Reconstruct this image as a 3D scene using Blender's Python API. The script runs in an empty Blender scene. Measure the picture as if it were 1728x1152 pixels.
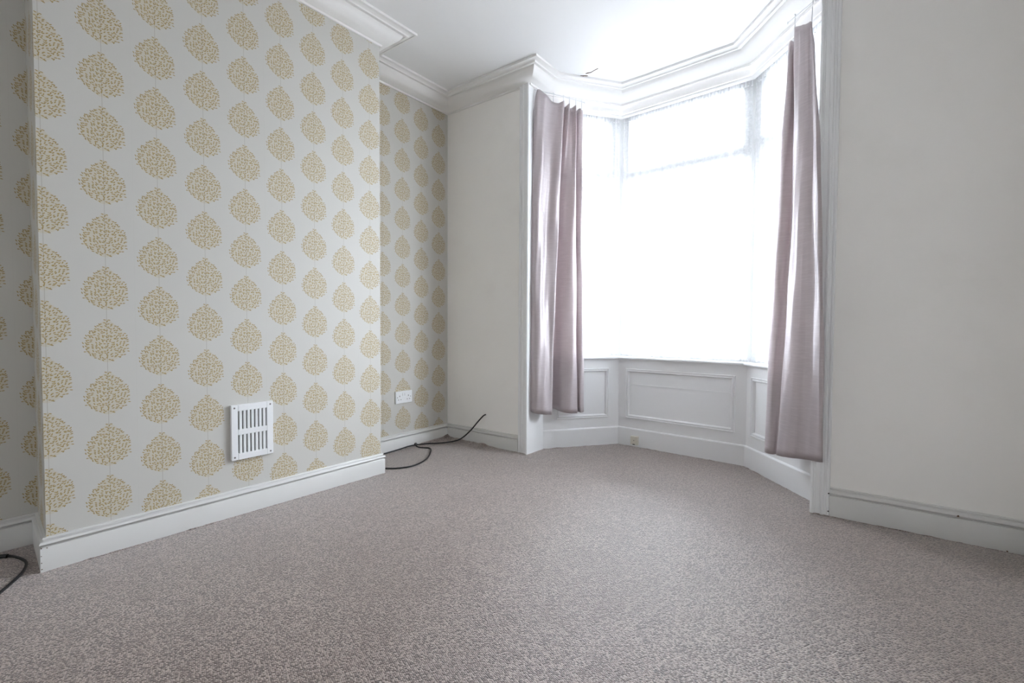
import bpy, bmesh, math, random
from mathutils import Vector, Matrix
from math import sin, cos, pi, hypot
random.seed(7)
sc = bpy.context.scene
COL = sc.collection

# ------------------------------------------------------------------ camera
PITCH, YAW, ROLL, FPX, EYE = .0315, .6532, .0047, 816.1, 0.9
fw = Vector((-sin(YAW)*cos(PITCH), cos(YAW)*cos(PITCH), -sin(PITCH)))
rt0 = Vector((cos(YAW), sin(YAW), 0)); up0 = rt0.cross(fw)
rt = cos(ROLL)*rt0 + sin(ROLL)*up0; up = -sin(ROLL)*rt0 + cos(ROLL)*up0
cd = bpy.data.cameras.new('camera'); cam = bpy.data.objects.new('camera', cd); COL.objects.link(cam)
cd.sensor_width = 36; cd.sensor_fit = 'HORIZONTAL'; cd.lens = FPX/1728*36; cd.clip_start = .02
M = Matrix((rt, up, -fw)).transposed().to_4x4(); M.translation = (0, 0, EYE); cam.matrix_world = M
sc.camera = cam

# ------------------------------------------------------------------ sky (bright overcast) and exposure
SKY = 63.0
w = bpy.data.worlds.new('overcast_sky'); sc.world = w; w.use_nodes = True
bg = w.node_tree.nodes['Background']; bg.inputs[0].default_value = (.875, .912, 1, 1); bg.inputs[1].default_value = SKY
# standard overcast sky: luminance rises from the horizon to the zenith as (1 + 2 sin e) / 3
wn, wl = w.node_tree.nodes, w.node_tree.links
tc = wn.new('ShaderNodeTexCoord'); sx = wn.new('ShaderNodeSeparateXYZ'); wl.new(tc.outputs['Generated'], sx.inputs[0])
mx0 = wn.new('ShaderNodeMath'); mx0.operation = 'MAXIMUM'; wl.new(sx.outputs[2], mx0.inputs[0]); mx0.inputs[1].default_value = 0
ma = wn.new('ShaderNodeMath'); ma.operation = 'MULTIPLY_ADD'; wl.new(mx0.outputs[0], ma.inputs[0]); ma.inputs[1].default_value = SKY*2/3; ma.inputs[2].default_value = SKY/3
wl.new(ma.outputs[0], bg.inputs[1])
sc.view_settings.view_transform = 'Standard'; sc.view_settings.look = 'None'
sc.view_settings.gamma = 1; sc.view_settings.use_curve_mapping = False
sc.view_settings.exposure = 0.0
sc.cycles.max_bounces = 9; sc.cycles.diffuse_bounces = 6; sc.cycles.transparent_max_bounces = 12
sc.cycles.sample_clamp_indirect = 10

# ------------------------------------------------------------------ plan of the room (metres, camera stands at 0,0)
X1, X0, YW, XR, YB = -2.4137, -2.7593, 2.7565, .50, -.56
YC0, YC1, ZC = .353, 1.8417, 2.65
BL0, BL1, BR1, BR0 = (-1.960, 2.94), (-1.597, 3.435), (-.692, 3.385), (-.262, 2.90)
JL, JR = (-1.960, YW), (-.262, YW)
ROOM = [(X0, YB), (XR, YB), (XR, YW), JR, BR0, BR1, BL1, BL0, JL, (X0, YW), (X0, YC1), (X1, YC1), (X1, YC0), (X0, .381)]
# edges by index: 0 back, 1 right, 2 front right, 3 jamb right, 4 bay right, 5 bay centre, 6 bay left, 7 jamb left,
# 8 front left, 9 far alcove, 10 chimney far side, 11 chimney front, 12 chimney near side, 13 near alcove
NR = len(ROOM)

# ------------------------------------------------------------------ material helpers
def new_mat(name):
    m = bpy.data.materials.new(name); m.use_nodes = True
    nt = m.node_tree; p = nt.nodes['Principled BSDF']
    return m, nt, p
class N:
    def __init__(s, nt): s.nt = nt
    def node(s, t, **k):
        n = s.nt.nodes.new(t)
        for a, b in k.items(): setattr(n, a, b)
        return n
    def put(s, sock, v):
        if hasattr(v, 'is_linked'): s.nt.links.new(v, sock)
        else: sock.default_value = v
    def m(s, op, a, b=None, c=None, clamp=False):
        n = s.node('ShaderNodeMath', operation=op, use_clamp=clamp)
        s.put(n.inputs[0], a)
        if b is not None: s.put(n.inputs[1], b)
        if c is not None: s.put(n.inputs[2], c)
        return n.outputs[0]
    def mix(s, f, a, b):
        n = s.node('ShaderNodeMix', data_type='RGBA')
        s.put(n.inputs[0], f); s.put(n.inputs[6], a); s.put(n.inputs[7], b)
        return n.outputs[2]
    def noise(s, vec, scale, detail=3, rough=.5):
        n = s.node('ShaderNodeTexNoise'); s.put(n.inputs['Vector'], vec)
        n.inputs['Scale'].default_value = scale; n.inputs['Detail'].default_value = detail; n.inputs['Roughness'].default_value = rough
        return n.outputs['Fac']
    def ss(s, v, lo, hi):                     # smooth step
        n = s.node('ShaderNodeMapRange', interpolation_type='SMOOTHSTEP')
        s.put(n.inputs[0], v); n.inputs[1].default_value = lo; n.inputs[2].default_value = hi
        return n.outputs[0]
    def obj(s): return s.node('ShaderNodeTexCoord').outputs['Object']
    def bump(s, h, strength, dist, p):
        n = s.node('ShaderNodeBump'); n.inputs['Strength'].default_value = strength; n.inputs['Distance'].default_value = dist
        s.put(n.inputs['Height'], h); s.nt.links.new(n.outputs[0], p.inputs['Normal'])
def paint(name, col, rough, dirt=.0, bump=.0, bscale=60, dirtcol=(.45, .42, .38, 1)):
    m, nt, p = new_mat(name); g = N(nt); o = g.obj()
    c = (*col, 1)
    p.inputs['Roughness'].default_value = rough
    if dirt:
        f = g.m('MULTIPLY', g.ss(g.noise(o, 2.2, 5, .62), .48, .8), dirt)
        g.put(p.inputs['Base Color'], g.mix(f, c, dirtcol))
    else: p.inputs['Base Color'].default_value = c
    if bump: g.bump(g.noise(o, bscale, 4, .6), bump, .004, p)
    return m
MW = paint('wall_paint', (.91, .892, .865), .75, .10, .10, 45)
MCEIL = paint('ceiling_paint', (.82, .82, .825), .85, .03, .06, 30)
MPLAS = paint('cornice_paint', (.84, .83, .815), .7, .06, .10, 60)
MGLOSS = paint('white_gloss_woodwork', (.84, .845, .85), .32, .07, .04, 30)
MSKIRT = paint('skirting_gloss', (.665, .66, .645), .30, .16, .05, 25, (.38, .33, .28, 1))
MFRAME = paint('window_frame_white', (.86, .87, .87), .3)
MPLASTIC = paint('white_plastic', (.80, .81, .82), .35)
MCREAM = paint('cream_plastic', (.72, .69, .60), .4)
MDARK = paint('dark_void', (.05, .045, .04), .8)
MSHADE = paint('vent_slot_shade', (.17, .15, .13), .9)  # dark colour standing in for the shade inside the vent slots
MCABLE = paint('black_cable', (.012, .012, .013), .42)
MMETAL = paint('dull_screw', (.18, .17, .16), .4)
MWIRE = paint('white_wire', (.74, .75, .76), .35)
MCRACK = paint('crack_brown', (.12, .075, .04), .9)

# wallpaper: rows of leafy egg-shaped trees, each column dropped by a third
SP, PI_, STEP, MH, MWID = .1755, .205, .0655, .169, .0735
def wallpaper():
    m, nt, p = new_mat('leaf_tree_wallpaper'); g = N(nt)
    uv = g.node('ShaderNodeTexCoord').outputs['UV']
    s = g.node('ShaderNodeSeparateXYZ'); g.put(s.inputs[0], uv); U, V = s.outputs[0], s.outputs[1]
    n = g.m('FLOOR', g.m('ADD', U, .5))
    lu = g.m('MULTIPLY', g.m('SUBTRACT', U, n), SP)
    q = g.m('ADD', V, g.m('MULTIPLY', n, STEP/PI_))
    h = g.m('MULTIPLY', g.m('FRACT', g.m('MULTIPLY', q, -1)), PI_)
    CELL = .0094
    cv = g.node('ShaderNodeCombineXYZ')
    g.put(cv.inputs[0], g.m('DIVIDE', lu, CELL*1.06)); g.put(cv.inputs[1], g.m('DIVIDE', h, CELL*.92))
    vo = g.node('ShaderNodeTexVoronoi', voronoi_dimensions='2D', feature='F1'); g.put(vo.inputs['Vector'], cv.outputs[0])
    vo.inputs['Scale'].default_value = 1; vo.inputs['Randomness'].default_value = .85
    ps = g.node('ShaderNodeSeparateXYZ'); g.put(ps.inputs[0], vo.outputs['Position'])
    px = g.m('MULTIPLY', ps.outputs[0], CELL*1.06); ph = g.m('MULTIPLY', ps.outputs[1], CELL*.92)
    rs = g.node('ShaderNodeSeparateColor'); g.put(rs.inputs[0], vo.outputs['Color'])
    def width(hh):
        c = g.node('ShaderNodeFloatCurve'); cu = c.mapping.curves[0]
        pts = [(0, .03), (.05, .17), (.12, .36), (.25, .64), (.4, .88), (.55, 1.0), (.7, .97), (.82, .80), (.92, .48), (1, .10)]
        cu.points[0].location = pts[0]; cu.points[1].location = pts[-1]
        for a in pts[1:-1]: cu.points.new(*a)
        c.mapping.update(); g.put(c.inputs['Value'], g.m('DIVIDE', hh, MH))
        return g.m('MULTIPLY', c.outputs[0], MWID)
    inside = g.m('MULTIPLY', g.m('LESS_THAN', g.m('ABSOLUTE', px), width(ph)), g.m('LESS_THAN', ph, MH))
    dx, dh = g.m('SUBTRACT', lu, px), g.m('SUBTRACT', h, ph)
    side = g.m('SIGN', px)
    ang = g.m('ADD', g.m('MULTIPLY', side, -.45), g.m('MULTIPLY', g.m('SUBTRACT', rs.outputs[0], .5), 1.7))
    ca, sa = g.m('COSINE', ang), g.m('SINE', ang)
    ex = g.m('DIVIDE', g.m('ADD', g.m('MULTIPLY', dx, ca), g.m('MULTIPLY', dh, sa)), .0046)
    ey = g.m('DIVIDE', g.m('SUBTRACT', g.m('MULTIPLY', dh, ca), g.m('MULTIPLY', dx, sa)), .0019)
    e = g.m('ADD', g.m('MULTIPLY', ex, ex), g.m('MULTIPLY', ey, ey))
    leaf = g.m('MULTIPLY', g.m('SUBTRACT', 1, g.ss(e, .65, 1.15)), inside)
    rel = g.m('DIVIDE', g.m('ABSOLUTE', lu), g.m('ADD', width(h), .0001))
    egg = g.m('MULTIPLY', g.m('SUBTRACT', 1, g.ss(rel, .80, 1.0)), g.m('LESS_THAN', h, MH))
    stem = g.m('LESS_THAN', g.m('ABSOLUTE', lu), .0008)
    sm = g.m('FRACT', g.m('DIVIDE', g.m('ADD', U, 2.48), 3.0))
    seam = g.m('MULTIPLY', g.m('LESS_THAN', sm, .0018), .16)
    o = g.obj()
    paper = g.mix(g.m('MULTIPLY', g.ss(g.noise(o, 3, 4, .6), .5, .8), .12), (.555, .543, .512, 1), (.47, .44, .385, 1))
    col = g.mix(g.m('MULTIPLY', egg, .36), paper, (.53, .445, .27, 1))
    col = g.mix(g.m('MULTIPLY', stem, .55), col, (.26, .23, .17, 1))
    lc = g.mix(rs.outputs[1], (.29, .195, .045, 1), (.35, .245, .07, 1))
    col = g.mix(g.m('MULTIPLY', leaf, .92), col, lc)
    col = g.mix(seam, col, (.42, .40, .36, 1))
    g.put(p.inputs['Base Color'], col); p.inputs['Roughness'].default_value = .62
    g.bump(g.noise(o, 220, 2), .10, .0006, p)
    return m
MPAPER = wallpaper()

def carpet():
    m, nt, p = new_mat('loop_pile_carpet'); g = N(nt); o = g.obj()
    mp = g.node('ShaderNodeMapping'); g.put(mp.inputs[0], o); mp.inputs['Rotation'].default_value = (0, 0, .42)
    mp.inputs['Scale'].default_value = (1, 1.25, 1)
    def vor(scale, rnd):
        v = g.node('ShaderNodeTexVoronoi', voronoi_dimensions='2D', feature='F1'); g.put(v.inputs['Vector'], mp.outputs[0])
        v.inputs['Scale'].default_value = scale; v.inputs['Randomness'].default_value = rnd; return v
    v = vor(175, .6)
    r = g.node('ShaderNodeSeparateColor'); g.put(r.inputs[0], v.outputs['Color'])
    rp = g.node('ShaderNodeValToRGB'); g.put(rp.inputs[0], r.outputs[0])
    el = rp.color_ramp.elements
    el[0].position = 0; el[0].color = (.062, .038, .030, 1); el[1].position = 1; el[1].color = (.50, .41, .36, 1)
    a = el.new(.20); a.color = (.12, .082, .066, 1)
    a = el.new(.45); a.color = (.245, .186, .158, 1)
    pat = g.ss(g.noise(o, 1.6, 4, .6), .42, .75)
    col = g.mix(g.m('MULTIPLY', pat, .34), rp.outputs[0], (.16, .112, .09, 1))
    col = g.mix(g.m('MULTIPLY', g.ss(g.noise(o, 7.5, 3, .6), .50, .72), .30), col, (.17, .115, .092, 1))
    # a few small brown stains
    st = g.ss(g.noise(o, 9, 2, .4), .70, .78)
    col = g.mix(g.m('MULTIPLY', st, .30), col, (.22, .145, .11, 1))
    crev = g.ss(v.outputs['Distance'], .34, .72)
    col = g.mix(g.m('MULTIPLY', crev, .80), col, (.06, .038, .03, 1))
    g.put(p.inputs['Base Color'], col)
    p.inputs['Roughness'].default_value = .47; p.inputs['Specular IOR Level'].default_value = .95
    p.inputs['Sheen Weight'].default_value = .9; p.inputs['Sheen Roughness'].default_value = .32
    p.inputs['Sheen Tint'].default_value = (1, .96, .95, 1)
    hgt = g.m('ADD', g.m('SUBTRACT', 1, v.outputs['Distance']), g.m('MULTIPLY', g.noise(o, 420, 2), .5))
    g.bump(hgt, .55, .004, p)
    return m
MCARPET = carpet()

def curtain_mat():
    m, nt, p = new_mat('mauve_faux_silk'); g = N(nt); o = g.obj()
    mp = g.node('ShaderNodeMapping'); g.put(mp.inputs[0], o); mp.inputs['Scale'].default_value = (14, 14, 260)
    sl = g.noise(mp.outputs[0], 1.0, 4, .6)
    col = g.mix(g.ss(sl, .40, .75), (.51, .455, .47, 1), (.59, .535, .55, 1))
    g.put(p.inputs['Base Color'], col)
    p.inputs['Roughness'].default_value = .35; p.inputs['Specular IOR Level'].default_value = .75; p.inputs['Metallic'].default_value = .18
    p.inputs['Sheen Weight'].default_value = .25; p.inputs['Sheen Roughness'].default_value = .35
    g.bump(g.m('ADD', g.m('MULTIPLY', sl, .6), g.noise(o, 16, 2)), .16, .008, p)
    tr = g.node('ShaderNodeBsdfTranslucent'); tr.inputs[0].default_value = (.74, .63, .625, 1)
    mx = g.node('ShaderNodeMixShader'); mx.inputs[0].default_value = .18
    nt.links.new(p.outputs[0], mx.inputs[1]); nt.links.new(tr.outputs[0], mx.inputs[2])
    nt.links.new(mx.outputs[0], nt.nodes['Material Output'].inputs[0])
    return m
MCURT = curtain_mat()

def net_mat(name, clear, lace):
    m, nt, p = new_mat(name); g = N(nt); o = g.obj(); nt.nodes.remove(p)
    t = g.node('ShaderNodeBsdfTransparent'); t.inputs[0].default_value = (1, 1, 1, 1)
    a = g.node('ShaderNodeBsdfTranslucent'); a.inputs[0].default_value = (.92, .93, .95, 1)
    d = g.node('ShaderNodeBsdfDiffuse'); d.inputs[0].default_value = (.90, .90, .92, 1)
    m1 = g.node('ShaderNodeMixShader'); m1.inputs[0].default_value = .25
    nt.links.new(a.outputs[0], m1.inputs[1]); nt.links.new(d.outputs[0], m1.inputs[2])
    m2 = g.node('ShaderNodeMixShader')
    f = g.m('ADD', g.m('MULTIPLY', g.ss(g.noise(o, lace, 3, .6), .42, .60), .05), 1-clear-.025, clamp=True)
    g.put(m2.inputs[0], f)
    nt.links.new(t.outputs[0], m2.inputs[1]); nt.links.new(m1.outputs[0], m2.inputs[2])
    nt.links.new(m2.outputs[0], nt.nodes['Material Output'].inputs[0])
    return m
MNET = net_mat('sheer_net', .55, 60)
MLACE = net_mat('lace_heading', .40, 110)

def glass_mat():
    m, nt, p = new_mat('window_glass'); g = N(nt); nt.nodes.remove(p)
    t = g.node('ShaderNodeBsdfTransparent'); t.inputs[0].default_value = (.95, .97, .965, 1)
    gl = g.node('ShaderNodeBsdfGlossy'); gl.inputs['Roughness'].default_value = .02
    fr = g.node('ShaderNodeFresnel'); fr.inputs[0].default_value = 1.45
    m2 = g.node('ShaderNodeMixShader'); nt.links.new(fr.outputs[0], m2.inputs[0])
    nt.links.new(t.outputs[0], m2.inputs[1]); nt.links.new(gl.outputs[0], m2.inputs[2])
    nt.links.new(m2.outputs[0], nt.nodes['Material Output'].inputs[0])
    return m
MGLASS = glass_mat()

# ------------------------------------------------------------------ mesh helpers
def obj(name, verts, faces, mat, parent=None, uvs=None, smooth=False, mats=None, fm=None):
    me = bpy.data.meshes.new(name); me.from_pydata([tuple(v) for v in verts], [], faces); me.update()
    for mm in (mats or [mat]): me.materials.append(mm)
    if fm:
        for p, i in zip(me.polygons, fm): p.material_index = i
    if uvs:
        l = me.uv_layers.new(name='UVMap')
        for i, p in enumerate(me.polygons):
            for k, li in enumerate(p.loop_indices): l.data[li].uv = uvs[i][k]
    if smooth:
        for p in me.polygons: p.use_smooth = True
    o = bpy.data.objects.new(name, me); COL.objects.link(o)
    if parent: o.parent = parent; o.matrix_parent_inverse = parent.matrix_world.inverted()
    return o
def tag(o, label=None, cat=None, group=None, kind=None):
    if label: o['label'] = label
    if cat: o['category'] = cat
    if group: o['group'] = group
    if kind: o['kind'] = kind
    return o
def empty(name, loc):
    o = bpy.data.objects.new(name, None); o.location = loc; o.empty_display_size = .05; COL.objects.link(o)
    bpy.context.view_layer.update(); return o
class MB:
    def __init__(s): s.v = []; s.f = []
    def quadbox(s, p, e1, e2, e3):       # corner + three edge vectors
        p, e1, e2, e3 = map(Vector, (p, e1, e2, e3)); b = len(s.v)
        s.v += [p, p+e1, p+e1+e2, p+e2, p+e3, p+e1+e3, p+e1+e2+e3, p+e2+e3]
        s.f += [tuple(b+i for i in q) for q in ((0, 3, 2, 1), (4, 5, 6, 7), (0, 1, 5, 4), (1, 2, 6, 5), (2, 3, 7, 6), (3, 0, 4, 7))]
        return s
    def build(s, name, mat, parent=None, bevel=0, smooth=False):
        o = obj(name, s.v, s.f, mat, parent, smooth=smooth)
        bm = bmesh.new(); bm.from_mesh(o.data); bmesh.ops.recalc_face_normals(bm, faces=bm.faces); bm.to_mesh(o.data); bm.free()
        if bevel:
            b = o.modifiers.new('bevel', 'BEVEL'); b.width = bevel; b.segments = 2; b.limit_method = 'ANGLE'
        return o
def sub(a, b): return (a[0]-b[0], a[1]-b[1])
def unit(v):
    l = hypot(*v); return (v[0]/l, v[1]/l)
def edge_dir(i): return unit(sub(ROOM[(i+1) % NR], ROOM[i % NR]))
def inn(d): return (-d[1], d[0])
def mitre(i):                             # unit offset vector at room vertex i
    n1, n2 = inn(edge_dir((i-1) % NR)), inn(edge_dir(i % NR))
    k = 1+n1[0]*n2[0]+n1[1]*n2[1]
    return ((n1[0]+n2[0])/k, (n1[1]+n2[1])/k)
def pt(i, p):
    m_ = mitre(i); v = ROOM[i % NR]; return (v[0]+m_[0]*p, v[1]+m_[1]*p)
def sweep(name, i0, i1, prof, mat, start=None, end=None, parent=None, smooth=False):
    """moulding along room edges i0..i1-1; profile = (distance into the room, height); start/end trim square cuts (metres)"""
    V, F = [], []; n = len(prof)
    for i in range(i0, i1+1):
        for p, z in prof:
            if i == i0 and start is not None:
                d = edge_dir(i); nn = inn(d); a = ROOM[i % NR]; q = (a[0]+d[0]*start+nn[0]*p, a[1]+d[1]*start+nn[1]*p)
            elif i == i1 and end is not None:
                d = edge_dir(i-1); nn = inn(d); a = ROOM[i % NR]; q = (a[0]-d[0]*end+nn[0]*p, a[1]-d[1]*end+nn[1]*p)
            else: q = pt(i, p)
            V.append((q[0], q[1], z))
    for k in range(i1-i0):
        for j in range(n-1): F.append((k*n+j, (k+1)*n+j, (k+1)*n+j+1, k*n+j+1))
    F.append(tuple(range(n-1, -1, -1))); F.append(tuple((i1-i0)*n+j for j in range(n)))
    o = obj(name, V, F, mat, parent)
    bm = bmesh.new(); bm.from_mesh(o.data); bmesh.ops.recalc_face_normals(bm, faces=bm.faces); bm.to_mesh(o.data); bm.free()
    if smooth:
        for p in o.data.polygons[:-2]: p.use_smooth = len(p.vertices) == 4
        mod = o.modifiers.new('es', 'EDGE_SPLIT'); mod.split_angle = math.radians(38)
    return o
def tube(name, pts, r, mat, parent=None, seg=8, sub_=6, taper=None):
    """smooth tube through points (Catmull-Rom)"""
    P = [Vector(p) for p in pts]; Q = []
    for i in range(len(P)-1):
        a, b, c, d = P[max(i-1, 0)], P[i], P[i+1], P[min(i+2, len(P)-1)]
        for k in range(sub_):
            t = k/sub_
            Q.append(.5*((2*b)+(c-a)*t+(2*a-5*b+4*c-d)*t*t+(3*b-a-3*c+d)*t**3))
    Q.append(P[-1]); V, F = [], []
    u_ = Vector((0, 0, 1))
    for i, q in enumerate(Q):
        t = (Q[min(i+1, len(Q)-1)]-Q[max(i-1, 0)]).normalized()
        a = t.cross(u_)
        if a.length < .05: a = t.cross(Vector((1, 0, 0)))
        a.normalize(); b = a.cross(t)
        for k in range(seg):
            w_ = 2*pi*k/seg; V.append(q+r*(cos(w_)*a+sin(w_)*b))
    for i in range(len(Q)-1):
        for k in range(seg): F.append((i*seg+k, i*seg+(k+1) % seg, (i+1)*seg+(k+1) % seg, (i+1)*seg+k))
    F.append(tuple(range(seg))); F.append(tuple((len(Q)-1)*seg+k for k in range(seg-1, -1, -1)))
    o = obj(name, V, F, mat, parent, smooth=True); return o
def disc(name, c, nrm, r, d, mat, parent=None, seg=14):
    c, nrm = Vector(c), Vector(nrm).normalized(); a = nrm.orthogonal().normalized(); b = nrm.cross(a); V, F = [], []
    for z, rr in ((0, r), (d*.7, r), (d, r*.75)):
        for k in range(seg):
            w_ = 2*pi*k/seg; V.append(c+nrm*z+rr*(cos(w_)*a+sin(w_)*b))
    for j in range(2):
        for k in range(seg): F.append((j*seg+k, j*seg+(k+1) % seg, (j+1)*seg+(k+1) % seg, (j+1)*seg+k))
    F.append(tuple(2*seg+k for k in range(seg))); F.append(tuple(range(seg-1, -1, -1)))
    return obj(name, V, F, mat, parent)

# ------------------------------------------------------------------ shell: floor, ceiling, walls
def flat(z, rev=False):
    f = list(range(NR)); return [(x, y, z) for x, y in ROOM], f[::-1] if rev else f
# floor: fitted carpet, with a lip where it rides up the skirting round the far alcove and in the bay
V, f = flat(0); F = [tuple(f)]
def lip(i, hfun, length=.10, pw=.016):
    d = edge_dir(i); nn = inn(d); a = ROOM[i]; L = hypot(*sub(ROOM[(i+1) % NR], a)); k = max(4, int(L/.012)); base = len(V)
    for j in range(k+1):
        s = L*j/k; h = max(.0006, hfun(s, L))
        for p, z in ((pw, -.002), (pw, h), (pw+.12*length, h*.93), (pw+.3*length, h*.62), (pw+.6*length, h*.24), (pw+length, .0001)):
            V.append((a[0]+d[0]*s+nn[0]*p, a[1]+d[1]*s+nn[1]*p, z))
    for j in range(k):
        for q in range(5): F.append((base+j*6+q, base+(j+1)*6+q, base+(j+1)*6+q+1, base+j*6+q+1))
rn = [random.random() for _ in range(400)]
def nz(x):
    i = int(math.floor(x)); t = x-i; t = t*t*(3-2*t); return rn[i % 400]*(1-t)+rn[(i+1) % 400]*t
lip(8, lambda s, L: .004+.030*max(0, (s/L-.25)/.75)**1.3*(.55+.6*nz(s*14))+.012*math.exp(-((s-.40)/.04)**2)+.005*nz(s*40), pw=.012)
lip(9, lambda s, L: .004+.034*max(0, 1-s/.52)**1.1*(.6+.5*nz(s*11+50))+.004*nz(s*45), pw=.012)
lip(11, lambda s, L: .0003+.007*nz(s*7+20)*nz(s*31)*nz(s*71)+.0012*nz(s*90), .012)
lip(2, lambda s, L: .0003+.005*nz(s*9+70)*nz(s*41)+.0012*nz(s*80), .012)
for e in (4, 5, 6): lip(e, lambda s, L: .0003+.008*nz(s*12+e*9)*nz(s*33)*nz(s*60)+.001*nz(s*90), .012, 0)
fl = obj('floor', V, F, MCARPET, smooth=False)
for p in fl.data.polygons[1:]: p.use_smooth = True
tag(fl, 'mottled beige brown loop pile fitted carpet', kind='structure')
V, f = flat(ZC, True); c_ = tag(obj('ceiling', V, [tuple(f)], MCEIL), 'smooth white painted ceiling', kind='structure')

def wall(name, i, mat, z0=0, z1=ZC, uvf=None, th=.06, label=None, s0=0, s1=None):
    a, b = ROOM[i], ROOM[(i+1) % NR]; d = edge_dir(i); nn = inn(d); L = hypot(*sub(b, a)); s1 = L if s1 is None else s1
    P = lambda s, p, z: (a[0]+d[0]*s+nn[0]*p, a[1]+d[1]*s+nn[1]*p, z)
    V = [P(s0, 0, z0), P(s1, 0, z0), P(s1, 0, z1), P(s0, 0, z1), P(s0, -th, z0), P(s1, -th, z0), P(s1, -th, z1), P(s0, -th, z1)]
    F = [(0, 1, 2, 3), (5, 4, 7, 6), (4, 0, 3, 7), (1, 5, 6, 2), (3, 2, 6, 7), (4, 5, 1, 0)]
    uvs = None
    if uvf: uvs = [[uvf(Vector(V[k])) for k in q] for q in F]
    o = obj(name, V, F, mat, uvs=uvs)
    if label: tag(o, label, kind='structure')
    return o
uv_ch = lambda v: ((v.y-.5405)/SP, (v.z-.716)/PI_)
uv_ret = lambda v: ((YC0-(X1-v.x)-.5405)/SP, (v.z-.716)/PI_)
uv_ret2 = lambda v: ((YC1+(X1-v.x)-.5405)/SP, (v.z-.716)/PI_)
uv_al = lambda v: ((v.y-2.1245)/.1785, (v.z-.379)/.2065)
uv_nl = lambda v: ((v.y-.236)/SP, (v.z-.162)/PI_)
wall('wall_back', 0, MW, label='plain off-white painted wall behind the viewer')
wall('wall_right', 1, MW, label='plain off-white painted side wall')
wall('wall_front_right', 2, MW, s1=XR-JR[0]-.003, label='off-white painted wall right of the bay window')
wall('wall_front_left', 8, MW, s0=.003, label='off-white painted wall between the papered alcove and the bay')
wall('wall_left_alcove', 9, MPAPER, uvf=uv_al, label='gold leaf-tree wallpaper in the alcove with the double socket')
wall('wall_left', 13, MPAPER, uvf=uv_nl, label='gold leaf-tree wallpaper in the near alcove at the left edge')
# chimney breast: three papered faces in one
V, F, U = [], [], []
for i, uf in ((10, uv_ret2), (11, uv_ch), (12, uv_ret)):
    a, b = ROOM[i], ROOM[i+1]; k = len(V)
    q = [Vector((a[0], a[1], 0)), Vector((b[0], b[1], 0)), Vector((b[0], b[1], ZC)), Vector((a[0], a[1], ZC))]
    V += q; F.append((k, k+1, k+2, k+3)); U.append([uf(v) for v in q])
tag(obj('wall_chimney', V, F, MPAPER, uvs=U), 'chimney breast papered with gold egg-shaped leaf trees', kind='structure')
# jambs of the bay opening
wall('wall_jamb_right', 3, MGLOSS, label='white painted right reveal of the bay')
wall('wall_jamb_left', 7, MGLOSS, label='white painted left reveal of the bay')

gnd = MB().quadbox((-30, YW+.30, -.45), (60, 0, 0), (0, 40, 0), (0, 0, .10))  # unseen ground outside, added so less light reaches the ceiling by the bay
tag(gnd.build('floor_outside', paint('unseen_paving', (.20, .195, .19), .9, .2, .1, 8)), 'unseen paving outside the bay window, added to limit light on the ceiling', kind='structure')
# ------------------------------------------------------------------ cornice, skirtings, architraves
COR = [(0, 2.556), (.010, 2.556), (.013, 2.566), (.030, 2.570), (.050, 2.578), (.070, 2.590), (.086, 2.604), (.094, 2.616), (.097, 2.630), (.110, 2.630),
       (.110, 2.624), (.122, 2.624), (.124, 2.632), (.132, 2.638), (.142, 2.640), (.146, 2.640), (.146, 2.636), (.158, 2.636), (.158, 2.6505), (0, 2.6505)]
tag(sweep('trim_1', 0, NR, COR, MPLAS, smooth=True), 'white moulded plaster cornice running round the room and bay', kind='structure')
def skirt_prof(h, t=.018):
    return [(0, 0), (t, 0), (t, h*.70), (t-.002, h*.725), (t-.008, h*.735), (t-.008, h*.765), (t, h*.785), (t+.003, h*.82), (t+.002, h*.86),
            (t-.003, h*.895), (t-.009, h*.915), (t-.010, h*.945), (t-.006, h*.96), (t-.008, h*.99), (t-.013, h), (0, h)]
CL, CR = .083, .080       # casing widths
bl = tag(sweep('baseboard_left', 9, 14, skirt_prof(.1225), MSKIRT, smooth=True), 'white moulded skirting round the papered chimney breast and alcoves', kind='structure')
tag(sweep('baseboard_front_left', 8, 9, skirt_prof(.1225), MSKIRT, start=CL, smooth=True), 'white moulded skirting left of the bay', kind='structure')
bfr = tag(sweep('baseboard_front_right', 2, 3, skirt_prof(.137), MSKIRT, end=CR, smooth=True), 'white moulded skirting right of the bay', kind='structure')
tag(sweep('baseboard_right', 1, 2, skirt_prof(.137), MSKIRT, smooth=True), 'white moulded skirting on the side wall', kind='structure')
tag(sweep('baseboard_back', 0, 1, skirt_prof(.137), MSKIRT, smooth=True), 'white moulded skirting on the back wall', kind='structure')
def casing(name, corner, sgn, width, label):
    """moulded architrave on the window wall beside the opening; sgn = direction away from the opening along x"""
    prof = [(0, 0), (0, .020), (.006, .024), (.012, .024), (.016, .019), (.020, .019), (.023, .016), (.040, .016), (.043, .020), (.049, .022),
            (.055, .020), (.058, .014), (width-.014, .012), (width-.010, .016), (width-.003, .016), (width, .012), (width, 0)]
    V, F = [], []; n = len(prof)
    for z in (0, 2.60):
        for u_, p in prof: V.append((corner[0]+sgn*u_, corner[1]-p, z))
    for j in range(n-1): F.append((j, j+1, n+j+1, n+j))
    F += [tuple(range(n)), tuple(range(2*n-1, n-1, -1))]
    o = obj(name, V, F, MGLOSS)
    bm = bmesh.new(); bm.from_mesh(o.data); bmesh.ops.recalc_face_normals(bm, faces=bm.faces); bm.to_mesh(o.data); bm.free()
    return tag(o, label, kind='structure')
casing('trim_2', JL, -1, CL, 'white moulded architrave at the left side of the bay opening')
cr = casing('trim_3', JR, 1, CR, 'white moulded architrave at the right side of the bay opening')
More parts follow.
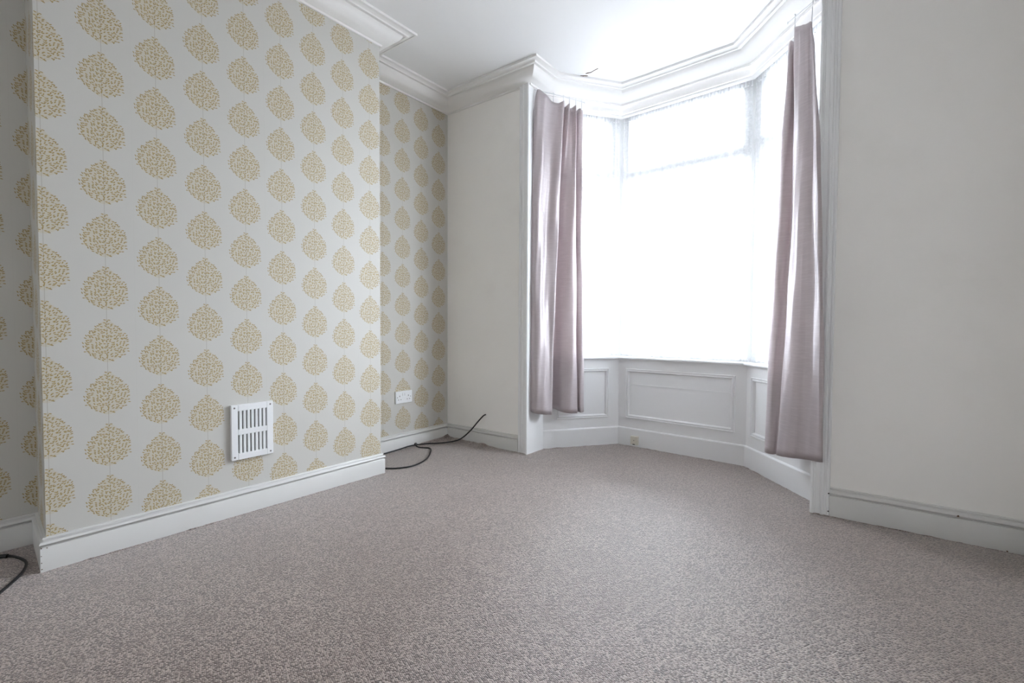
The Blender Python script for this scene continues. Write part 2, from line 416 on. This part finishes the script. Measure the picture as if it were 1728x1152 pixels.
for z in (.108, .022):
    disc('nail_hole', (JR[0]+CR-.004, YW-.0155, z), (0, -1, 0), .0035, .0012, MDARK, cr, 8)

# ------------------------------------------------------------------ the bay: panelled walls, plinth, sill, windows
ZS = .675
def frame_at(i):
    a = Vector((*ROOM[i], 0)); d = Vector((*edge_dir(i), 0)); nn = Vector((*inn(edge_dir(i)), 0))
    L = hypot(*sub(ROOM[i+1], ROOM[i]))
    return a, d, nn, L
def ring(name, i, s0, s1, z0, z1, prof, mat, parent):
    """moulding ring round a rectangle on bay side i; profile = (distance inwards from outer edge, height off the plinth plane)"""
    a, d, nn, L = frame_at(i); V, F = [], []; n = len(prof)
    for cs, cz, us, uz in ((s0, z0, 1, 1), (s1, z0, -1, 1), (s1, z1, -1, -1), (s0, z1, 1, -1)):
        for q, p in prof: V.append(a+d*(cs+us*q)+nn*p+Vector((0, 0, cz+uz*q)))
    for k in range(4):
        for j in range(n-1): F.append((k*n+j, ((k+1) % 4)*n+j, ((k+1) % 4)*n+j+1, k*n+j+1))
    o = obj(name, V, F, mat, parent)
    bm = bmesh.new(); bm.from_mesh(o.data); bmesh.ops.recalc_face_normals(bm, faces=bm.faces); bm.to_mesh(o.data); bm.free()
    return o
def bay_wall(name, i, s0, s1, label, z0=.208, z1=.585, split=None):
    a, d, nn, L = frame_at(i); q = -.012; th = .05; up_ = Vector((0, 0, 1))
    root = tag(empty(name, a), label, kind='structure')
    box = lambda sa, sb, za, zb, p0, p1: MB().quadbox(a+d*sa+nn*p1+up_*za, d*(sb-sa), up_*(zb-za), nn*(p0-p1))
    m_ = .024
    box(-.008, L+.008, 0, z0+m_, q-th, q).build('bottom_rail', MGLOSS, root)
    box(-.008, L+.008, z1-m_, ZS-.018, q-th, q).build('top_rail', MGLOSS, root)
    box(-.008, s0+m_, z0+m_, z1-m_, q-th, q).build('stile', MGLOSS, root)
    box(s1-m_, L+.008, z0+m_, z1-m_, q-th, q).build('stile', MGLOSS, root)
    if split:
        box(s0+m_, s1-m_, z0+m_, split, q-th, q-.009).build('panel', MGLOSS, root, .0015)
        box(s0+m_, s1-m_, split, z1-m_, q-th, q-.0085).build('panel', MGLOSS, root, .0015)
        box(s0+m_+.012, s1-m_-.012, split-.003, split+.003, q-.010, q-.0055).build('seam', MGLOSS, root)
    else:
        box(s0+m_, s1-m_, z0+m_, z1-m_, q-th, q-.009).build('panel', MGLOSS, root, .0015)
    prof = [(0, q), (.001, q+.006), (.004, q+.009), (.008, q+.008), (.010, q+.003), (.014, q+.003), (.016, q+.007), (.020, q+.007), (.024, q+.001), (.027, q-.006), (.028, q-.010)]
    ring('moulding', i, s0, s1, z0, z1, prof, MGLOSS, root)
    return root
Lr = frame_at(4)[3]; Lc = frame_at(5)[3]; Ll = frame_at(6)[3]
# edge direction runs right to left (seen from the room): convert from left-measured distances
bay_wall('wall_bay_left', 6, Ll-.535, Ll-.105, 'white panelled wall below the left bay window')
bay_wall('wall_bay_center', 5, Lc-.842, Lc-.055, 'white panelled wall below the middle bay window', split=.466)
bay_wall('wall_bay_right', 4, .085, Lr-.05, 'white panelled wall below the right bay window')
PL = [(-.03, 0), (0, 0), (0, .128), (-.003, .133), (-.009, .136), (-.013, .137), (-.03, .137)]
tag(sweep('baseboard_bay', 4, 7, PL, MGLOSS), 'plain white painted plinth board round the foot of the bay', kind='structure')
SL = [(-.20, ZS-.020), (.016, ZS-.020), (.022, ZS-.016), (.024, ZS-.010), (.022, ZS-.003), (.016, ZS), (-.20, ZS)]
tag(sweep('trim_4', 4, 7, SL, MGLOSS), 'white rounded window sill board round the bay', kind='structure')
HD = [(-.20, 2.512), (-.030, 2.512), (-.030, 2.476), (-.022, 2.474), (-.010, 2.478), (-.003, 2.485), (-.002, 2.493), (-.006, 2.499), (-.012, 2.501),
      (-.012, 2.66), (-.20, 2.66)]
tag(sweep('trim_5', 4, 7, HD, MPLAS, smooth=True), 'white painted frieze and window head board under the bay cornice', kind='structure')
ZH = 2.53       # underside of the head at the frames
OFF = .115      # window plane lies this far outside the plinth line
def window(name, i, label, e0=0, e1=0):
    a, d, nn, L = frame_at(i); up_ = Vector((0, 0, 1)); a = a-nn*OFF
    # the outer line is longer than the inner one where the bay turns
    s0, s1 = -e0, L+e1
    root = tag(empty(name, a+up_*ZS), label, kind='structure')
    box = lambda sa, sb, za, zb, p0=-.035, p1=.03: MB().quadbox(a+d*sa+nn*p1+up_*za, d*(sb-sa), up_*(zb-za), nn*(p0-p1))
    fwid, ZT = .055, 2.028
    fr = MB()
    for A in ((s0, s0+fwid, ZS, ZH), (s1-fwid, s1, ZS, ZH), (s0+fwid, s1-fwid, ZS, ZS+.05), (s0+fwid, s1-fwid, ZH-.05, ZH)):
        fr.quadbox(a+d*A[0]+nn*.03+up_*A[2], d*(A[1]-A[0]), up_*(A[3]-A[2]), nn*-.065)
    fr.build('frame', MFRAME, root, .003)
    box(s0+fwid, s1-fwid, ZT-.028, ZT+.028).build('transom', MFRAME, root, .003)
    def sash(nm, za, zb):
        m2 = MB(); q = .034; x0, x1 = s0+fwid+.002, s1-fwid-.002
        for A in ((x0, x0+q, za, zb), (x1-q, x1, za, zb), (x0+q, x1-q, za, za+q), (x0+q, x1-q, zb-q, zb)):
            m2.quadbox(a+d*A[0]+nn*.042+up_*A[2], d*(A[1]-A[0]), up_*(A[3]-A[2]), nn*-.05)
        r_ = m2.build(nm, MFRAME, root, .003)
        box(x0+q-.004, x1-q+.004, za+q-.004, zb-q+.004, -.002, .004).build('pane', MGLASS, r_)
        return r_
    f_ = sash('fanlight', ZT+.030, ZH-.052)
    box((s0+s1)/2-.045, (s0+s1)/2+.045, ZT+.034, ZT+.048, .042, .062).build('handle', MFRAME, f_, .003)
    box(s0+fwid-.004, s1-fwid+.004, ZS+.046, ZT-.024, -.002, .004).build('pane', MGLASS, root)
    return root
window('window_1', 6, 'left white bay window with fanlight behind net', .0, .025)
window('window_2', 5, 'wide middle white bay window with fanlight behind net', .028, .028)
window('window_3', 4, 'right white bay window with fanlight behind net', .025, .0)
# corner posts between the windows
for k, i in enumerate((5, 6)):
    v = Vector((*ROOM[i], 0)); mv = Vector((*mitre(i), 0)); ctr = v-mv*(OFF+.01)
    n_ = 10; V, F = [], []
    for z in (ZS-.01, ZH+.02):
        for j in range(n_):
            w_ = 2*pi*j/n_; V.append(ctr+Vector((cos(w_)*.058, sin(w_)*.058, z)))
    for j in range(n_): F.append((j, (j+1) % n_, n_+(j+1) % n_, n_+j))
    F += [tuple(range(n_-1, -1, -1)), tuple(range(n_, 2*n_))]
    tag(obj('trim_%d' % (6+k), V, F, MFRAME), ('white post between the middle and right bay windows', 'white post between the left and middle bay windows')[k], kind='structure')
# infill between the end windows and the jambs so that no daylight leaks in
for k, (i, s) in enumerate(((6, 'left'), (4, 'right'))):
    a, d, nn, L = frame_at(i); up_ = Vector((0, 0, 1))
    sa, sb = (L-.02, L+.20) if i == 6 else (-.0, .0)
    if i == 6: m_ = MB().quadbox(a+d*(L-.004)+nn*-.01+up_*(ZS-.02), d*.05, up_*(ZH+.02-ZS), nn*-.20)
    else: m_ = MB().quadbox(a+d*-.046+nn*-.01+up_*(ZS-.02), d*.05, up_*(ZH+.02-ZS), nn*-.20)
    # outside end, next to the reveal
    tag(m_.build('trim_%d' % (8+k), MGLOSS), 'white reveal post at the %s end of the bay' % s, kind='structure')
# daylight portals (guide the sky sampling through the three windows)
for i in (4, 5, 6):
    a, d, nn, L = frame_at(i)
    ld = bpy.data.lights.new('window_portal', 'AREA'); ld.shape = 'RECTANGLE'; ld.size = L+.12; ld.size_y = ZH-ZS; ld.cycles.is_portal = True
    lo = bpy.data.objects.new('window_portal', ld); COL.objects.link(lo)
    z_ = -nn; x_ = d; y_ = z_.cross(x_); Mx = Matrix((x_, y_, z_)).transposed().to_4x4()
    Mx.translation = a+d*L/2-nn*(OFF+.06)+Vector((0, 0, (ZS+ZH)/2)); lo.matrix_world = Mx

# ------------------------------------------------------------------ net curtains
def net(i, label, grp, sa=0, sb=0):
    a, d, nn, L = frame_at(i); base = -.036; s0, s1 = -sa, L+sb
    root = tag(empty('net_curtain', a+d*L/2-nn*.05+Vector((0, 0, ZS))), label, 'net curtain', grp)
    def sheet(nm, z0, z1, rows, amp, wl, mat, ph):
        n = int((s1-s0)/wl*8); V, F = [], []
        for r in range(rows+1):
            z = z0+(z1-z0)*r/rows
            for k in range(n+1):
                s = s0+(s1-s0)*k/n; o_ = base+amp*sin(2*pi*s/wl+ph+.6*sin(s*23+r*.15))*(1-.25*r/rows)
                V.append(a+d*s+nn*o_+Vector((0, 0, z+.0025*sin(s*31+ph))))
        for r in range(rows):
            for k in range(n): F.append((r*(n+1)+k, r*(n+1)+k+1, (r+1)*(n+1)+k+1, (r+1)*(n+1)+k))
        return obj(nm, V, F, mat, root, smooth=True)
    sheet('sheer', ZS+.004, 2.445, 10, .009, .055, MNET, i)
    sheet('heading', 2.445, 2.492, 3, .007, .022, MLACE, i+1)
    p0, p1 = a+d*(s0+.004)+nn*(base), a+d*(s1-.004)+nn*base
    tube('wire', [p0+Vector((0, 0, 2.484)), (p0+p1)/2+Vector((0, 0, 2.481)), p1+Vector((0, 0, 2.484))], .0024, MWIRE, root, 6, 4)
net(6, 'white net curtain across the left bay window behind the mauve curtain', 'net curtains in the bay', 0, -.02)
net(5, 'wide white net curtain across the middle bay window', 'net curtains in the bay')
net(4, 'white net curtain across the right bay window beside the long curtain', 'net curtains in the bay', -.02, 0)

# ------------------------------------------------------------------ curtains
def cr_spline(P, n):
    """Catmull-Rom through tuples, n samples per span"""
    out = []; k = len(P[0])
    for i in range(len(P)-1):
        a, b, c, d = P[max(i-1, 0)], P[i], P[i+1], P[min(i+2, len(P)-1)]
        for j in range(n):
            t = j/n
            out.append(tuple(.5*(2*b[m]+(c[m]-a[m])*t+(2*a[m]-5*b[m]+4*c[m]-d[m])*t*t+(3*b[m]-a[m]-3*c[m]+d[m])*t**3) for m in range(k)))
    out.append(tuple(P[-1])); return out
def curtain(name, top, mid, bot, label, grp, spans=7, rows=64, tmid=.5, crease=.0):
    """top/mid/bot: lists of (x, y, z) with equal counts"""
    T, Mi, B = cr_spline(top, spans), cr_spline(mid, spans), cr_spline(bot, spans); n = len(T); V, F = [], []
    base = Vector(B[n//2])
    root = tag(empty(name, base), label, 'curtain', grp)
    hemrow = rows-4
    for r in range(rows+1):
        t = r/rows; t = t if t > .06 else t
        la = (t-tmid)*(t-1)/(tmid); lb = t*(t-1)/(tmid*(tmid-1)); lc = t*(t-tmid)/(1-tmid)
        for k in range(n):
            q = Vector(T[k])*la+Vector(Mi[k])*lb+Vector(B[k])*lc
            g_ = .0022*sin(k*.55+r*.21)+.0018*sin(k*.23-r*.37+1)
            q.x += g_; q.y -= g_*.6
            V.append(q)
    for r in range(rows):
        for k in range(n-1): F.append((r*n+k, r*n+k+1, (r+1)*n+k+1, (r+1)*n+k))
    o = obj('fabric', V, F, MCURT, root, smooth=True)
    m_ = o.modifiers.new('solid', 'SOLIDIFY'); m_.thickness = .0022; m_.offset = 0
    return root, T
def side(i, flip):
    a, d, nn, L = frame_at(i)
    if flip: return lambda s, o, z: tuple(a+d*(L-s)+nn*o+Vector((0, 0, z)))
    return lambda s, o, z: tuple(a+d*s+nn*o+Vector((0, 0, z)))
LS = side(6, True)      # left side, s measured from the jamb
top = [(-.115, .080, 2.40), (-.112, .105, 2.47), (-.095, .112, 2.535), (-.05, .118, 2.515), (-.01, .098, 2.495), (.03, .085, 2.475), (.065, .098, 2.470), (.100, .112, 2.482),
       (.112, .070, 2.465), (.128, .066, 2.462), (.140, .112, 2.470), (.158, .080, 2.455), (.172, .078, 2.455), (.190, .115, 2.462), (.205, .078, 2.44), (.222, .100, 2.45), (.242, .105, 2.44), (.262, .075, 2.42)]
mid = [(-.125, .060, 1.5), (-.128, .090, 1.5), (-.108, .125, 1.5), (-.075, .128, 1.5), (-.045, .108, 1.5), (-.005, .098, 1.5), (.038, .118, 1.5), (.062, .108, 1.5),
       (.056, .045, 1.5), (.074, .020, 1.5), (.098, .045, 1.5), (.120, .085, 1.5), (.165, .125, 1.5), (.200, .112, 1.5), (.210, .060, 1.5), (.228, .095, 1.5), (.256, .100, 1.5), (.290, .035, 1.5)]
bot = [(-.122, .060, .300), (-.128, .090, .300), (-.105, .135, .292), (-.06, .150, .285), (-.015, .145, .280), (.015, .130, .276), (.028, .112, .276), (.024, .085, .282),
       (.012, .045, .300), (.04, .022, .305), (.075, .045, .300), (.11, .095, .285), (.17, .118, .275), (.225, .100, .272), (.238, .072, .280), (.252, .100, .276), (.275, .095, .276), (.298, .060, .280)]
MPO = lambda L_, f_: [f_(*q) for q in L_]
c1, T1 = curtain('curtain', MPO(top, LS), MPO(mid, LS), MPO(bot, LS), 'mauve silky curtain gathered at the left side of the bay', 'mauve curtains', tmid=.45)
# right curtain: broad panel towards the jamb, narrow folds towards the window (world coordinates)
topR = [(-.395, 2.960, 2.34), (-.424, 2.935, 2.375), (-.408, 2.920, 2.395), (-.385, 2.945, 2.36), (-.375, 2.930, 2.37), (-.392, 2.872, 2.425), (-.370, 2.845, 2.415), (-.350, 2.830, 2.408), (-.330, 2.820, 2.402), (-.312, 2.812, 2.402), (-.304, 2.795, 2.36), (-.292, 2.800, 2.25)]
midR = [(-.430, 2.990, 1.45), (-.465, 2.940, 1.45), (-.435, 2.905, 1.45), (-.395, 2.915, 1.45), (-.380, 2.885, 1.45), (-.378, 2.828, 1.45), (-.352, 2.790, 1.45), (-.325, 2.768, 1.45), (-.300, 2.752, 1.45), (-.272, 2.734, 1.45), (-.254, 2.700, 1.45), (-.238, 2.696, 1.45)]
botR = [(-.460, 3.030, .212), (-.502, 2.970, .212), (-.475, 2.930, .212), (-.440, 2.930, .216), (-.425, 2.910, .220), (-.430, 2.860, .228), (-.390, 2.808, .236), (-.345, 2.775, .244), (-.300, 2.752, .252), (-.255, 2.715, .260), (-.222, 2.690, .264), (-.210, 2.698, .268)]
c2, T2 = curtain('curtain', topR, midR, botR, 'long mauve silky curtain hanging beside the right architrave', 'mauve curtains', spans=10, tmid=.45)
# curtain wires with screw eyes, and hooks on the curtain tops
def rail(pts, label):
    root = tag(empty('curtain_wire', pts[0]), label, 'curtain wire')
    tube('wire', pts, .0032, MWIRE, root, 8, 6)
    for e in (pts[0], pts[-1]):
        e = Vector(e); tube('screw_eye', [e+Vector((0, .006*cos(q*pi/4), .006*sin(q*pi/4))) for q in range(9)], .0018, MWIRE, root, 6, 2)
    return root
wl_ = rail([LS(-.150, .075, 2.548), LS(.0, .085, 2.535), LS(.27, .085, 2.505)], 'thin white curtain wire above the left mauve curtain')
RS = side(4, False)
wr_ = rail([(-.440, 2.995, 2.53), (-.36, 2.905, 2.52), (-.300, 2.84, 2.515), (-.282, 2.805, 2.51)], 'thin white curtain wire above the right mauve curtain')
def hook(p, drop, parent):
    p = Vector(p); tube('hook', [p+Vector((0, 0, .008)), p+Vector((.004, -.004, .003)), p+Vector((.003, -.003, -.012)), p+Vector((0, 0, -drop)), p+Vector((-.004, .002, -drop-.008))], .0026, MWIRE, parent, 8, 4)
for s, z in ((-.092, 2.545), (.03, 2.532), (.105, 2.523), (.15, 2.518), (.20, 2.513), (.245, 2.508)):
    hook(LS(s, .088, z), .05 if s > 0 else .025, c1)
for p, dr in (((-.312, 2.835, 2.512), .11), ((-.400, 2.935, 2.522), .12)): hook(p, dr, c2)
# bracket of the right wire on the reveal
br = MB().quadbox((-.2625, 2.80, 2.487), (-.035, 0, 0), (0, .012, 0), (0, 0, .012))
br.quadbox((-.2625, 2.79, 2.475), (-.006, 0, 0), (0, .032, 0), (0, 0, .036))
br.build('bracket', MWIRE, wr_, .002)

# ------------------------------------------------------------------ air vent on the chimney breast
vy0, vy1, vz0, vz1 = .985, 1.180, .263, .524; VT = .016
vent = tag(empty('air_vent', (X1, (vy0+vy1)/2, vz0)), 'white slotted metal air vent low on the chimney breast', 'air vent')
f_ = MB(); B, R = .030, .030; zc = (vz0+vz1)/2
def vb(m, y0, y1, z0, z1, x0=0.0, x1=VT): m.quadbox((X1+x0, y0, z0), (x1-x0, 0, 0), (0, y1-y0, 0), (0, 0, z1-z0))
vb(f_, vy0, vy0+B, vz0, vz1); vb(f_, vy1-B, vy1, vz0, vz1); vb(f_, vy0+B, vy1-B, vz0, vz0+R); vb(f_, vy0+B, vy1-B, vz1-R, vz1)
vb(f_, vy0+B, vy1-B, zc-.013, zc+.013)
f_.build('frame', MPLASTIC, vent, .002)
b_ = MB(); vb(b_, vy0+B-.002, vy1-B+.002, vz0+R-.002, vz1-R+.002, .0006, .0016); b_.build('slot_shade', MSHADE, vent)  # flat dark sheet behind the slats, painting the shade inside the vent
ns = 8; slot = .0072; pitch = (vy1-vy0-2*B-slot)/(ns-1)
for za, zb in ((vz0+R, zc-.013), (zc+.013, vz1-R)):
    for k in range(ns-1):
        y0 = vy0+B+k*pitch+slot; y1 = y0+pitch-slot
        m_ = MB(); vb(m_, y0, y1, za-.001, zb+.001, .004, VT-.001); m_.build('slat', MPLASTIC, vent, .0012)
for y, z in ((vy0+.014, vz0+.014), (vy1-.014, vz0+.014), (vy1-.014, vz1-.014), (vy0+.014, vz1-.014)):
    disc('screw', (X1+VT-.0004, y, z), (1, 0, 0), .0042, .0012, MMETAL, vent)

# ------------------------------------------------------------------ double socket in the alcove
sy0, sy1, sz0, sz1 = 2.229, 2.380, .339, .427; ST = .011
so = tag(empty('double_socket', (X0, (sy0+sy1)/2, sz0)), 'white double plug socket on the papered alcove wall', 'socket')
def sb_(name, y0, y1, z0, z1, x0, x1, mat, bev=0):
    return MB().quadbox((X0+x0, y0, z0), (x1-x0, 0, 0), (0, y1-y0, 0), (0, 0, z1-z0)).build(name, mat, so, bev)
sb_('faceplate', sy0, sy1, sz0, sz1, 0, ST, MPLASTIC, .0025)
cy = (sy0+sy1)/2; czs = (sz0+sz1)/2
for sg in (-1, 1):
    o_ = cy+sg*.040
    sb_('earth_slot', o_-.0022, o_+.0022, czs+.004, czs+.013, ST-.001, ST+.0006, MDARK)
    for q in (-1, 1): sb_('pin_slot', o_+q*.011-.0034, o_+q*.011+.0034, czs-.019, czs-.0145, ST-.001, ST+.0006, MDARK)
    sb_('switch', cy+sg*.010-.0058, cy+sg*.010+.0058, czs+.010, czs+.030, ST-.001, ST+.0032, MPLASTIC, .0012)
    disc('screw', (X0+ST-.0002, cy+sg*.0602, czs), (1, 0, 0), .0032, .0008, MMETAL, so, 10)

# ------------------------------------------------------------------ phone socket on the bay plinth
a, d, nn, L = frame_at(5); up_ = Vector((0, 0, 1)); P0 = a+d*(L-.174)
ph = tag(empty('phone_socket', P0+d*.03), 'small cream telephone socket on the plinth under the middle window', 'socket')
MB().quadbox(P0+up_*.020+nn*.0002, d*.060, up_*.062, nn*.024).build('box', MCREAM, ph, .004)
disc('screw', P0+d*.03+up_*.052+nn*.0238, nn, .0035, .001, MMETAL, ph, 10)
MB().quadbox(P0+d*.022+up_*.0195+nn*.006, d*.018, up_*.006, nn*.0185).build('jack', MDARK, ph)

# ------------------------------------------------------------------ cables
r_ = .0050
cb = tag(empty('cable', (-2.70, 2.40, 0)), 'black cable from the wall hole to the skirting, looping over the alcove carpet', 'cable')
tube('lead', [(-2.353, YW-.001, .236), (-2.365, YW-.018, .226), (-2.40, YW-.040, .180), (-2.44, YW-.060, .125), (-2.49, YW-.085, .070), (-2.545, 2.655, .033), (-2.60, 2.60, .018),
              (-2.655, 2.535, .014), (-2.695, 2.495, .014), (-2.725, 2.440, .014), (-2.735, 2.395, .016), (-2.736, 2.33, .018), (-2.736, 2.25, .013), (-2.735, 2.15, .010), (-2.735, 2.02, .008), (-2.735, 1.89, .008)], r_, MCABLE, cb, 8, 6)
tube('loop', [(-2.736, 2.398, .022), (-2.715, 2.392, .012), (-2.685, 2.395, .006), (-2.652, 2.412, .005), (-2.618, 2.428, .005), (-2.575, 2.405, .005), (-2.525, 2.352, .005), (-2.462, 2.28, .005), (-2.405, 2.195, .005),
              (-2.372, 2.105, .005), (-2.368, 2.025, .005), (-2.402, 1.955, .005), (-2.452, 1.913, .005), (-2.51, 1.885, .005), (-2.58, 1.878, .005)], r_, MCABLE, cb, 8, 6)
tube('tie', [(-2.733, 2.412, .006), (-2.728, 2.405, .026), (-2.738, 2.397, .028), (-2.739, 2.393, .008)], .0032, MCABLE, cb, 6, 4)
c3 = tag(empty('cable', (-2.55, .28, 0)), 'black cable lying on the carpet at the left edge of the picture', 'cable')
tube('lead', [(-2.60, .10, .006), (-2.655, .20, .006), (-2.668, .262, .006), (-2.645, .288, .006), (-2.605, .303, .006), (-2.555, .313, .006), (-2.505, .311, .006), (-2.440, .292, .006), (-2.372, .258, .006), (-2.313, .223, .006), (-2.24, .17, .006), (-2.15, .09, .006)], .0048, MCABLE, c3, 8, 6)
tube('sleeve', [(-2.672, .244, .007), (-2.668, .262, .007), (-2.655, .279, .007)], .0082, MCABLE, c3, 8, 5)

# ------------------------------------------------------------------ plaster crack where the bay cornice meets the ceiling, chips and marks
def crack(pts, wds, nm):
    V, F = [], []
    for (x, y), w_ in zip(pts, wds):
        x += .021; y -= .0158
        V += [(x-.3*w_, y-.5*w_, ZC-.0006), (x+.3*w_, y+.5*w_, ZC-.0006), (x, y, ZC-.0045)]
    for k in range(len(pts)-1):
        b = k*3; F += [(b, b+2, b+5, b+3), (b+2, b+1, b+4, b+5), (b+1, b, b+3, b+4)]
    return obj(nm, V, F, MCRACK, c_)
crack([(-1.781, 2.985), (-1.755, 3.010), (-1.735, 3.035), (-1.720, 3.042)], [.001, .003, .002, .003], 'crack')
crack([(-1.732, 3.024), (-1.716, 3.040), (-1.700, 3.052), (-1.694, 3.054)], [.003, .016, .021, .004], 'crack')
crack([(-1.690, 3.022), (-1.670, 3.026), (-1.655, 3.030)], [.003, .012, .003], 'crack')
crack([(-1.655, 3.030), (-1.625, 3.020), (-1.590, 3.012)], [.002, .0012, .0008], 'crack')

# chipped paint on the skirtings
def chip(parent, c, nrm, r, seed):
    c, nrm = Vector(c), Vector(nrm).normalized(); a = nrm.orthogonal().normalized(); b = nrm.cross(a); rg = random.Random(seed); n = 7; V = []
    for z, k in ((-.001, 1), (.0007, .8)):
        for j in range(n):
            rr = r*k*(.6+.7*rg.random()); w_ = 2*pi*j/n; V.append(c+nrm*z+rr*(cos(w_)*a+sin(w_)*b))
    F = [(j, (j+1) % n, n+(j+1) % n, n+j) for j in range(n)]+[tuple(range(n, 2*n))]
    obj('chip', V, F, MCRACK, parent)
for k, (y, z, r) in enumerate(((.3365, .100, .0030), (.3370, .088, .0022), (.3362, .060, .0018), (.3368, .035, .0022), (.3366, .012, .0026), (.352, .0855, .0020))):
    chip(bl, (X1+.0180, y, z), (1, -.3, 0), r, k)
chip(bfr, (.271, YW-.0205, .1125), (0, -1, 0), .0045, 20)
chip(bfr, (.42, YW-.0185, .004), (0, -1, 0), .0035, 21)
